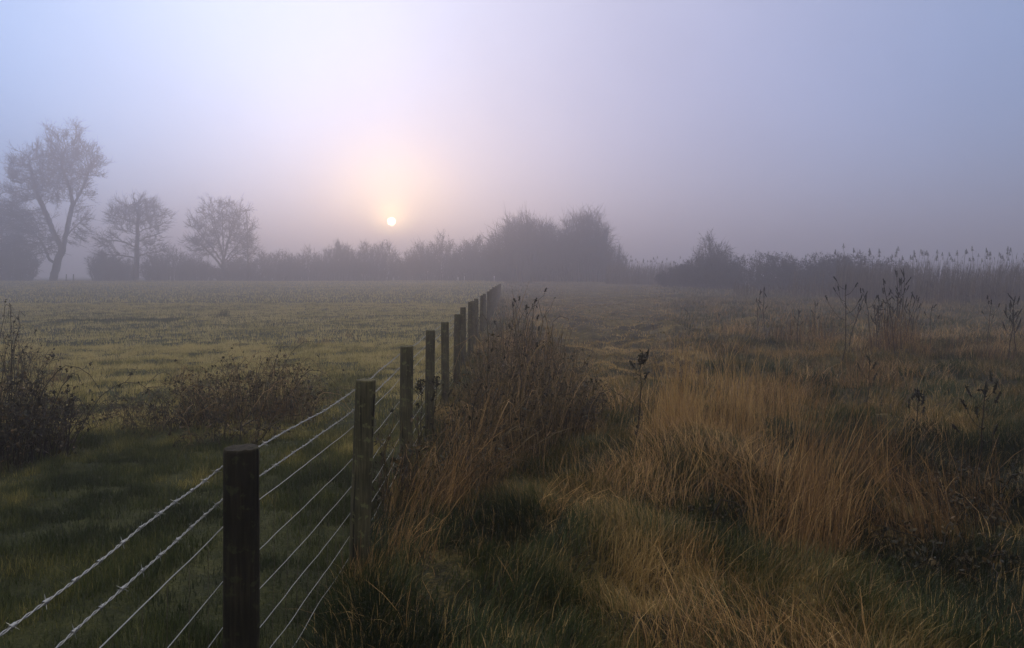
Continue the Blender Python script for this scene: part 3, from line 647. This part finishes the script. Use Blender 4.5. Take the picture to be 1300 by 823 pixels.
# ------------------------------------------------------------------ dry grass clumps (things)
def straw_clump(name, label, px, d, n, spread, h, lean, ldir, tint=.6, width=.0035, cat='dry grass', group=None, mat='straw', jitter=.35, heads=.4, k=5, dspread=None):
    x0, y0, z0 = spot(px, d); r = rng
    a = r.random(n) * 6.28; q = np.sqrt(r.random(n)); q = q * (.75 + .6 * r.random(n)); kc = 7; cc = r.integers(0, kc, n); ca = r.random(kc) * 6.28; x = x0 + spread * (np.cos(a) * q * .62 + np.cos(ca)[cc] * .5); y = y0 + spread * (np.sin(a) * q * .62 + np.sin(ca)[cc] * .5)
    n = int(n * .8); a = a[:n]; q = q[:n]; x = x[:n]; y = y[:n]
    ln = h * (.3 + .85 * r.random(n) ** 1.2) * (1.12 - .45 * q); le = np.abs(r.normal(lean, jitter * .6, n)); di = ldir + r.normal(0, .5 if lean > .3 else 1.8, n)
    tn = np.clip(tint + r.normal(0, .2, n), 0, 1)
    mb = MB(); blades(mb, x - x0, y - y0, ln, le, di, width, tn, k=k, z=gh(x, y) - z0 - .02)
    # broken short stuff at the foot
    m = n; a = r.random(m) * 6.28; q = np.sqrt(r.random(m)) * 1.15; xx = x0 + np.cos(a) * q * spread; y2 = y0 + np.sin(a) * q * (dspread or spread)
    blades(mb, xx - x0, y2 - y0, h * .3 * (.4 + r.random(m)), np.abs(r.normal(1.0, .5, m)), r.random(m) * 6.28, width * 1.1, np.clip(tint - .15 + r.normal(0, .25, m), 0, 1), k=3, z=gh(xx, y2) - z0 - .02)
    root = empty(name, (x0, y0, z0)); tag(root, label, cat, group)
    mb.build('blades', M[mat], root)
    if heads > 0:
        hb = MB(); nh = max(8, int(n * heads)); s = r.integers(0, n, nh)
        # feathery seed heads on thin culms
        t = np.linspace(0, 1, 5)[None]; L = ln[s] * 1.12; an = le[s][:, None] * (.35 + .9 * t); ds = (L / 4)[:, None]
        cx = np.cumsum(np.sin(an) * ds, 1) - (np.sin(an) * ds)[:, :1]; cz = np.cumsum(np.cos(an) * ds, 1) - (np.cos(an) * ds)[:, :1]
        P = np.stack([(x[s] - x0)[:, None] + cx * np.cos(di[s])[:, None], (y[s] - y0)[:, None] + cx * np.sin(di[s])[:, None], (gh(x[s], y[s]) - z0)[:, None] + cz], -1)
        w = width * .35
        tubes(hb, P, np.array([[w, w, w * .8, w * 1.9, w * .5]]), 3, tint=np.clip(tn[s] + .1, 0, 1)); hb.build('seed_heads', M[mat], root)
    return root
CG = 'clumps of tall dry grass right of the fence'
clumps = [
 (850, 7.2, 420, .34, .80, .22, 0.0, .95, 'pale golden upright grass clump, left end of the golden stand'),
 (888, 7.0, 480, .36, .95, .18, 0.3, .95, 'tallest pale golden grass clump in the middle of the golden stand'),
 (930, 7.4, 460, .36, .90, .20, 0.0, .95, 'golden grass clump, right of the tallest one in the golden stand'),
 (975, 7.8, 380, .36, .72, .25, 0.2, .62, 'brownish clump at the right end of the golden stand'),
 (1012, 4.5, 420, .30, 1.00, .52, 0.5, .52, 'nearest brown straw clump bent strongly to the right'),
 (1050, 5.1, 420, .32, 1.00, .46, 0.5, .50, 'brown straw clump leaning right, behind the nearest bent one'),
 (1120, 5.9, 330, .34, .85, .30, 0.4, .42, 'thin brown straw clump right of the leaning pair'),
 (1165, 4.9, 300, .30, .70, .35, 2.6, .42, 'low dark straw clump, nearest to the lower right corner'),
 (1215, 5.4, 220, .30, .65, .30, 0.0, .35, 'dark thin straw clump between the low clump and the right frame edge'),
 (960, 5.2, 260, .34, .50, .75, 3.4, .62, 'collapsed tawny clump flopped over a hollow, left of the bent brown straw'),
 (800, 5.0, 200, .30, .35, .80, 3.0, .66, 'short flattened tawny tuft in front of the leafy topped weed'),
 (860, 4.3, 160, .26, .30, .70, 1.0, .60, 'short tawny tuft at the bottom centre right'),
 (700, 4.9, 220, .34, .34, .95, .2, .66, 'flattened straw heap lying in front of the bramble by the fence'),
 (1000, 10.0, 200, .5, .55, .30, .2, .55, 'brown grass clump behind the golden stand'),
 (1110, 10.5, 260, .5, .60, .30, .2, .48, 'brown grass clump behind and right of the golden stand'),
 (1020, 18.0, 320, .75, 1.0, .25, .2, .34, 'pinkish brown grass clump at the foot of the paired weed stalks'),
 (1128, 15.0, 420, .70, 1.05, .22, .2, .36, 'pinkish brown grass clump around the dense stand of dark stalks'),
 (1205, 14.0, 260, .70, .60, .35, .2, .36, 'brown grass clump right of the dense stand of dark stalks'),
 (1285, 13.0, 240, .60, .60, .35, .2, .32, 'brown grass clump at the right frame edge'),
 (1080, 12.0, 240, .55, .50, .35, .2, .38, 'low brown grass clump below the tall candelabra weed'),
]
for px, d, n, sp, h, le, di, ti, lab in clumps:
    straw_clump('grass_clump', lab, px, d, n, sp, h, le, di, ti, width=.0034 * max(1, d / 7), group=CG)
FG = 'straw clumps along the foot of the fence'
for px, d, n, sp, h, le, di, ti, lab in [
 (540, 4.9, 190, .34, .90, .72, .35, .48, 'long straw clump between second and third posts, lying diagonally to the right'),
 (575, 5.7, 240, .28, .85, .55, .3, .45, 'brown straw clump leaning right beside the third post'),
 (512, 4.3, 150, .20, .45, .55, .2, .62, 'small pale straw tuft right of the second post foot'),
 (455, 4.0, 60, .10, .30, .3, 1.2, .55, 'few blades of grass around the foot of the second post'),
 (598, 7.6, 240, .30, .80, .35, .3, .35, 'dark brown straw clump beside the fourth post'),
 (700, 10.8, 170, .55, .95, .25, .4, .42, 'brown straw behind the fence bramble, left of the trodden strip'),
 (672, 14.0, 260, .5, .95, .22, .4, .42, 'fading brown straw farthest along the fence')]:
    straw_clump('straw_clump', lab, px, d, n, sp, h, le, di, ti, width=.0034 * max(1, d / 7), group=FG, heads=.25)
straw_clump('rush_tuft', 'single dark rush tuft alone in the misty middle of the left field', 280, 29.5, 260, .32, .52, .45, 1.0, .12, .011, cat='rushes', jitter=.9, heads=0, mat='rough')
for i, (px, d, h, lab) in enumerate([(385, 18.5, .26, 'left one of the pair of small brown tufts in mid field'), (412, 18.0, .28, 'right one of the pair of small brown tufts in mid field'), (440, 20, .18, 'tiny brown tuft right of the small pair in mid field'),
                      (68, 12.0, .42, 'brown grass tuft in the left field beyond the left edge bramble'), (232, 11.5, .3, 'thin brown tuft in the left field behind the low bramble'), (352, 8.6, .5, 'thin brown grass on right side of the field bramble')]):
    straw_clump('field_tuft', lab, px, d, 110, .22, h, .35, 1.0, .3, .006, cat='grass tuft', group='brown tufts in the left field', heads=.2)

# ------------------------------------------------------------------ brambles
def bramble(label, px, d, w, dep, h, n, seed, leafn=900, tint=.55, name='bramble_bush', group=None, wild=.25, leafs=.035, upright=0.3, cr=.0034):
    r = np.random.default_rng(seed); x0, y0, z0 = spot(px, d); root = empty(name, (x0, y0, z0)); tag(root, label, 'bramble', group)
    a = r.random(n) * 6.28; q = np.sqrt(r.random(n)); bx = np.cos(a) * q * w * .4; by = np.sin(a) * q * dep * .4
    k_ = 9; t = np.linspace(0, 1, k_)[None]
    di = a + r.normal(0, 1.2, n); reach = (w * .28) * (.3 + r.random(n)) * (1 - upright); hh = h * (.45 + .6 * r.random(n)) * (1.1 - .5 * q)
    drop = r.random(n) * (1 - upright) * 1.1; lg = r.random(n) < .09; hh = np.where(lg, hh * 1.35, hh); reach = np.where(lg, reach * 1.9, reach)
    zc = hh[:, None] * (np.sin(t * (np.pi / 2) * (1 + drop[:, None])))
    P = np.stack([bx[:, None] + np.cos(di)[:, None] * reach[:, None] * t ** 1.4, by[:, None] + np.sin(di)[:, None] * reach[:, None] * t ** 1.4, zc - .03], -1)
    P[:, 1:] += np.cumsum(r.normal(0, .018, (n, k_ - 1, 3)), 1)
    P[..., 2] = np.maximum(P[..., 2], -.02) + (gh(x0 + P[..., 0], y0 + P[..., 1]) - z0) * (1 - t)
    th = cr * np.where(lg, 1.5, .55 + .7 * r.random(n))[:, None] * np.linspace(1.2, .45, k_)[None]
    mb = MB(); tubes(mb, P, th, 4, tint=np.clip(tint + r.normal(0, .25, n), 0, 1))
    m = n * 2; s = r.integers(0, n, m); i = r.integers(1, k_ - 1, m); A = P[s, i]; T = norm(P[s, i + 1] - P[s, i]); dr = norm(T + r.normal(0, .8, (m, 3)) + [0, 0, .2]); L = h * (.08 + .16 * r.random(m))
    B = A + dr * L[:, None] * .5; C = B + norm(dr + r.normal(0, .4, (m, 3))) * L[:, None] * .5
    tubes(mb, np.stack([A, B, C], 1), np.array([[cr * .7, cr * .5, cr * .3]]), 3, tint=np.clip(tint + r.normal(0, .25, m), 0, 1))
    mb.build('canes', M['cane'], root)
    lm = MB(); leafn = int(leafn * .45); s = r.integers(0, m, leafn); leaves(lm, C[s] + r.normal(0, .012, (leafn, 3)), leafs * (.6 + .8 * r.random(leafn)), r.random(leafn), droop=.6)
    s = r.integers(0, n, leafn // 2); i = r.integers(1, k_, leafn // 2); leaves(lm, P[s, i] + r.normal(0, .015, (len(s), 3)), leafs * (.6 + .9 * r.random(len(s))), r.random(len(s)), droop=.6)
    lm.build('leaves', M['dark_leaf'], root)
    return root
BG = 'brambles growing along the fence'
bramble('rusty thin bramble spilling out in front of the third post', 590, 5.7, .8, .8, .72, 110, 807, group=BG, upright=.35, leafn=500, tint=.6)
for px, d, n, sp, h, le, di, ti, lab in [
 (610, 6.4, 90, .40, 1.15, .34, .1, .55, 'thin brown stalks leaning right out of the nearest fence bramble'),
 (655, 7.3, 130, .55, 1.2, .38, .2, .65, 'long tan stalks criss crossing the big tangled fence bramble'),
 (700, 7.9, 90, .45, 1.05, .32, .3, .55, 'brown stalks rising from the right hand end of the fence bramble'),
 (650, 9.6, 110, .7, 1.4, .22, .2, .50, 'tall brown stalks behind the big tangled fence bramble'),
 (715, 10.5, 60, .5, 1.25, .25, .2, .50, 'wispy stalks right of the fence bramble, against the trodden strip'),
 (570, 5.4, 70, .35, 1.05, .60, .2, .60, 'long stalks slanting down towards the third post foot')]:
    straw_clump('stalk_clump', lab, px, d, n, sp, h, le, di, ti, width=.0055 * max(1, d / 7), group='stalks tangled through the fence brambles', mat='cane', heads=.3, cat='dead stalks')
bramble('dark bramble tangle nearest along the fence, beside the third and fourth posts', 628, 6.6, 1.2, 1.1, 1.08, 170, 801, group=BG, upright=.5, leafn=700)
bramble('big tangled bramble bush with reddish brown canes, right of the fourth post', 668, 7.6, 1.7, 1.4, 1.12, 280, 802, group=BG, upright=.45, leafn=1300, tint=.55)
bramble('dark bramble bulging into the rough grass, right end of the fence brambles', 712, 8.2, 1.2, 1.3, 1.0, 190, 803, group=BG, upright=.3, leafn=1400, tint=.4)
bramble('bramble behind the big tangled one, farther along the fence', 660, 10.2, 1.7, 2.0, 1.15, 200, 804, group=BG, upright=.5, leafn=900, cr=.0036)
bramble('upright dead stems of the bramble farthest along the fence', 655, 13.5, 1.6, 2.4, 1.2, 160, 805, group=BG, upright=.75, leafn=500, cr=.005)
bramble('low thin bramble climbing between second and third posts', 500, 5.2, .45, .7, .75, 40, 806, group=BG, upright=.75, leafn=260, tint=.3)
LG = 'brambles in the left field'
bramble('brown bramble bush in the left field, largest one, behind the front wire span', 318, 8.6, 2.0, 1.4, .88, 330, 811, group=LG, upright=.22, leafn=2600, tint=.55)
bramble('low dark bramble trailing left from the largest field bramble', 225, 8.4, 1.5, .9, .45, 110, 812, group=LG, upright=.2, leafn=900, tint=.3)
bramble('sparse low bramble directly behind the top of the nearest post', 290, 7.4, 1.3, .6, .32, 60, 813, group=LG, upright=.1, leafn=500, tint=.3)
bramble('big dark bramble mass on the left frame edge', -8, 6.7, 1.6, 1.6, .88, 380, 814, group=LG, upright=.3, leafn=6000, tint=.12)
bramble('tall thin bramble behind the dark mass on the left frame edge', 0, 9.8, 1.3, 1.3, 1.2, 120, 815, group=LG, upright=.5, leafn=900, tint=.35)
bramble('low trailing bramble between left frame edge mass and field bramble', 120, 8.9, 1.7, .8, .32, 70, 816, group=LG, upright=.15, leafn=600, tint=.3)

# ------------------------------------------------------------------ dead weeds
def weed(label, px, d, h, seed, nb=5, head=.09, thick=.004, lean=0.05, group=None, tint=.2, droop=.2, leafy=0, start=.45, blen=.24, name='dead_weed'):
    r = np.random.default_rng(seed); x0, y0, z0 = spot(px, d); root = empty(name, (x0, y0, z0)); tag(root, label, 'weed', group)
    t = np.linspace(0, 1, 8); P = np.stack([lean * h * t ** 1.5, 0 * t, h * t - .03], -1); P[1:] += np.cumsum(r.normal(0, .012 * h, (7, 3)) * [1, 1, .2], 0)
    mb = MB(); tubes(mb, P[None], np.linspace(thick * 1.3, thick * .6, 8)[None], 6, tint=tint); st = mb.build('stem', M['cane'], root)
    def seedhead(C, dr, L, parent):
        hb = MB(); n = 26; f = r.random(n)[:, None]; A = C - dr * L * f; dd = norm(r.normal(size=(n, 3)) + dr * .8)
        leaves(hb, A + dd * .008, .016 + .02 * r.random(n), r.random(n) * .6)
        tubes(hb, np.stack([C - dr * L, C - dr * L * .4, C + dr * .01], 0)[None], np.array([[thick * .5, thick * 1.7, thick * .4]]), 5, tint=tint)
        hb.build('seed_head', M['dark_leaf'], parent)
    seedhead(P[-1], norm(P[-1] - P[-2]), head * 1.3, st)
    for b in range(nb):
        f = start + (1 - start) * (b + .5) / nb * .95; i = int(f * 7); A = P[i] + (P[min(i + 1, 7)] - P[i]) * (f * 7 - i)
        az = b * 2.4 + r.random(); o = np.array([np.cos(az), np.sin(az) * .7, 0]); L = h * blen * (1.25 - .6 * (b / nb)) * (.8 + .4 * r.random())
        q = np.linspace(0, 1, 5)[:, None]; B = A + o * L * .62 * q ** .8 + np.array([0, 0, L]) * (q ** 1.4) * (1 - droop)
        B[1:] += r.normal(0, .008, (4, 3))
        bm = MB(); tubes(bm, B[None], np.linspace(thick * .6, thick * .35, 5)[None], 4, tint=tint); bo = bm.build('branch', M['cane'], root)
        seedhead(B[-1], norm(B[-1] - B[-2]), head, bo)
    if leafy:
        lm = MB(); n = leafy; f = r.random(n); f = np.where(r.random(n) < .6, 1 - f * .12, f); i = np.minimum((f * 7).astype(int), 6); A = P[i] + (P[i + 1] - P[i]) * (f * 7 - i)[:, None]
        leaves(lm, A + r.normal(0, .028, (n, 3)) * [1, 1, .8], .018 + .028 * r.random(n), r.random(n) * .7, droop=1.0); lm.build('leaves', M['dark_leaf'], root)
    return root
DG = 'low dark undergrowth at the near right'
bramble('low dark undergrowth under the branching black dock stalk', 1225, 5.6, 1.3, 1.0, .30, 80, 821, group=DG, upright=.1, leafn=1800, tint=.15)
bramble('low dark undergrowth in the near right corner of the field', 1180, 4.4, 1.2, .8, .24, 70, 822, group=DG, upright=.1, leafn=1800, tint=.15)
bramble('dark undergrowth filling the hollow left of the bent brown straw', 930, 4.9, .8, .5, .16, 40, 823, group=DG, upright=.1, leafn=800, tint=.15)
WG = 'dead weeds standing in the rough grass'
weed('upright dark weed with curled leafy top, between fence bramble and golden grass', 808, 6.6, .98, 901, nb=3, leafy=90, thick=.006, group=WG, start=.6, blen=.16)
weed('branching black dock stalk near the lower right, in the dark grass', 1241, 5.9, 1.0, 902, nb=9, head=.10, thick=.0055, group=WG, start=.25, blen=.26, leafy=30)
weed('short dark weed left of the branching black dock stalk', 1163, 7.2, .52, 903, nb=5, thick=.005, group=WG, leafy=30)
weed('left stalk of the close pair of thin upright weeds', 962, 20.5, 1.35, 904, nb=3, thick=.010, group=WG, head=.12, blen=.1)
weed('right stalk of the close pair of thin upright weeds', 971, 20.0, 1.55, 905, nb=4, thick=.011, group=WG, head=.14, blen=.12)
weed('single thin weed right of the close pair', 1034, 18.5, 1.2, 906, nb=3, thick=.009, group=WG, blen=.15)
weed('thin weed standing midway between pair and candelabra weed', 1012, 17.0, 1.0, 907, nb=3, thick=.008, group=WG, blen=.15)
weed('tall candelabra shaped weed with a side arm and clustered heads', 1068, 13.4, 1.75, 908, nb=7, thick=.008, group=WG, head=.10, start=.5, blen=.30, droop=.3)
weed('dark weed leaning right beside the candelabra weed', 1078, 15.0, 1.45, 909, nb=5, thick=.008, group=WG, lean=.28, head=.12)
weed('weed with drooping top just left of the dense stand of stalks', 1106, 15.5, 1.35, 910, nb=4, thick=.008, group=WG, lean=-.1)
weed('weed with heavy head right of the dense stand, thin stem', 1182, 16.0, 1.1, 920, nb=3, thick=.006, group=WG)
weed('thin forked weed near right frame edge in misty grass', 1252, 15.0, 1.2, 911, nb=5, thick=.006, group=WG, head=.08)
weed('dark headed dock, left one of two at the right frame edge', 1281, 14.0, 1.15, 912, nb=7, thick=.008, group=WG, head=.18, blen=.22)
weed('dark headed dock, right one of two at the right frame edge', 1291, 14.4, 1.25, 913, nb=7, thick=.008, group=WG, head=.18, blen=.22)
weed('short leaning stalk alone in the open misty grass', 878, 30.0, .55, 914, nb=0, thick=.018, group=WG, lean=-.6, head=.2)
weed('tiny upright stalk right of the lone leaning stalk', 912, 25.0, .45, 915, nb=1, thick=.010, group=WG)
weed('thin dark stalk in front of the rightmost pinkish clump', 1100, 9.0, .8, 916, nb=4, thick=.004, group=WG)
weed('wiry upright weed rising out of the fence bramble', 640, 9.5, 1.55, 917, nb=4, thick=.005, group=WG, lean=.1, head=.06)
weed('tall arching weed rising highest above the fence bramble', 655, 8.8, 1.6, 918, nb=6, thick=.0045, group=WG, lean=.16, head=.05, leafy=24)
weed('leafy nettle stalk close behind the third post', 532, 6.3, .9, 919, nb=2, thick=.005, group=WG, leafy=60)
weed('leafy nettle stalk in front of the third and fourth post gap', 549, 6.9, .85, 921, nb=2, thick=.005, group=WG, leafy=50)
SG = 'dark stalks crowded in one dense stand'
r = np.random.default_rng(5)
for i in range(14):
    px = 1113 + i * 3.3 + r.uniform(-.8, .8)
    lab = ['leftmost', 'second', 'third', 'fourth', 'fifth', 'sixth', 'seventh', 'eighth', 'ninth', 'tenth', 'eleventh', 'twelfth', 'thirteenth', 'rightmost'][i] + (' stalk' if i in (0, 13) else ' stalk from the left') + ' of the dense stand of dead weeds'
    weed(lab, px, 14.2 + r.random() * 1.6, 1.0 + .75 * math.exp(-((i - 9) / 4) ** 2) + .1 * r.random(), 930 + i, nb=4, thick=.006, head=.12 if i % 3 else .2, lean=r.uniform(-.12, .15), group=SG, blen=.14, name='dead_stalk')
# far bits seen under the leaning tree
for px, lab in [(84, 'left one of two tiny posts in the hedge gap right of the leaning trunk'), (93, 'right one of two tiny posts in the hedge gap right of the leaning trunk')]:
    x, y, z = spot(px, 111); mb = MB(); tubes(mb, np.array([[(0, 0, -.2), (0.02, 0, .6), (.03, 0, 1.15), (.03, 0, 1.18)]]), np.array([[.08, .078, .075, .05]]), 10)
    o = mb.build('distant_post', M['post']); o.location = (x, y, z); tag(o, lab, 'post', 'tiny posts in the hedge gap')
print('OBJECTS', len(bpy.data.objects))
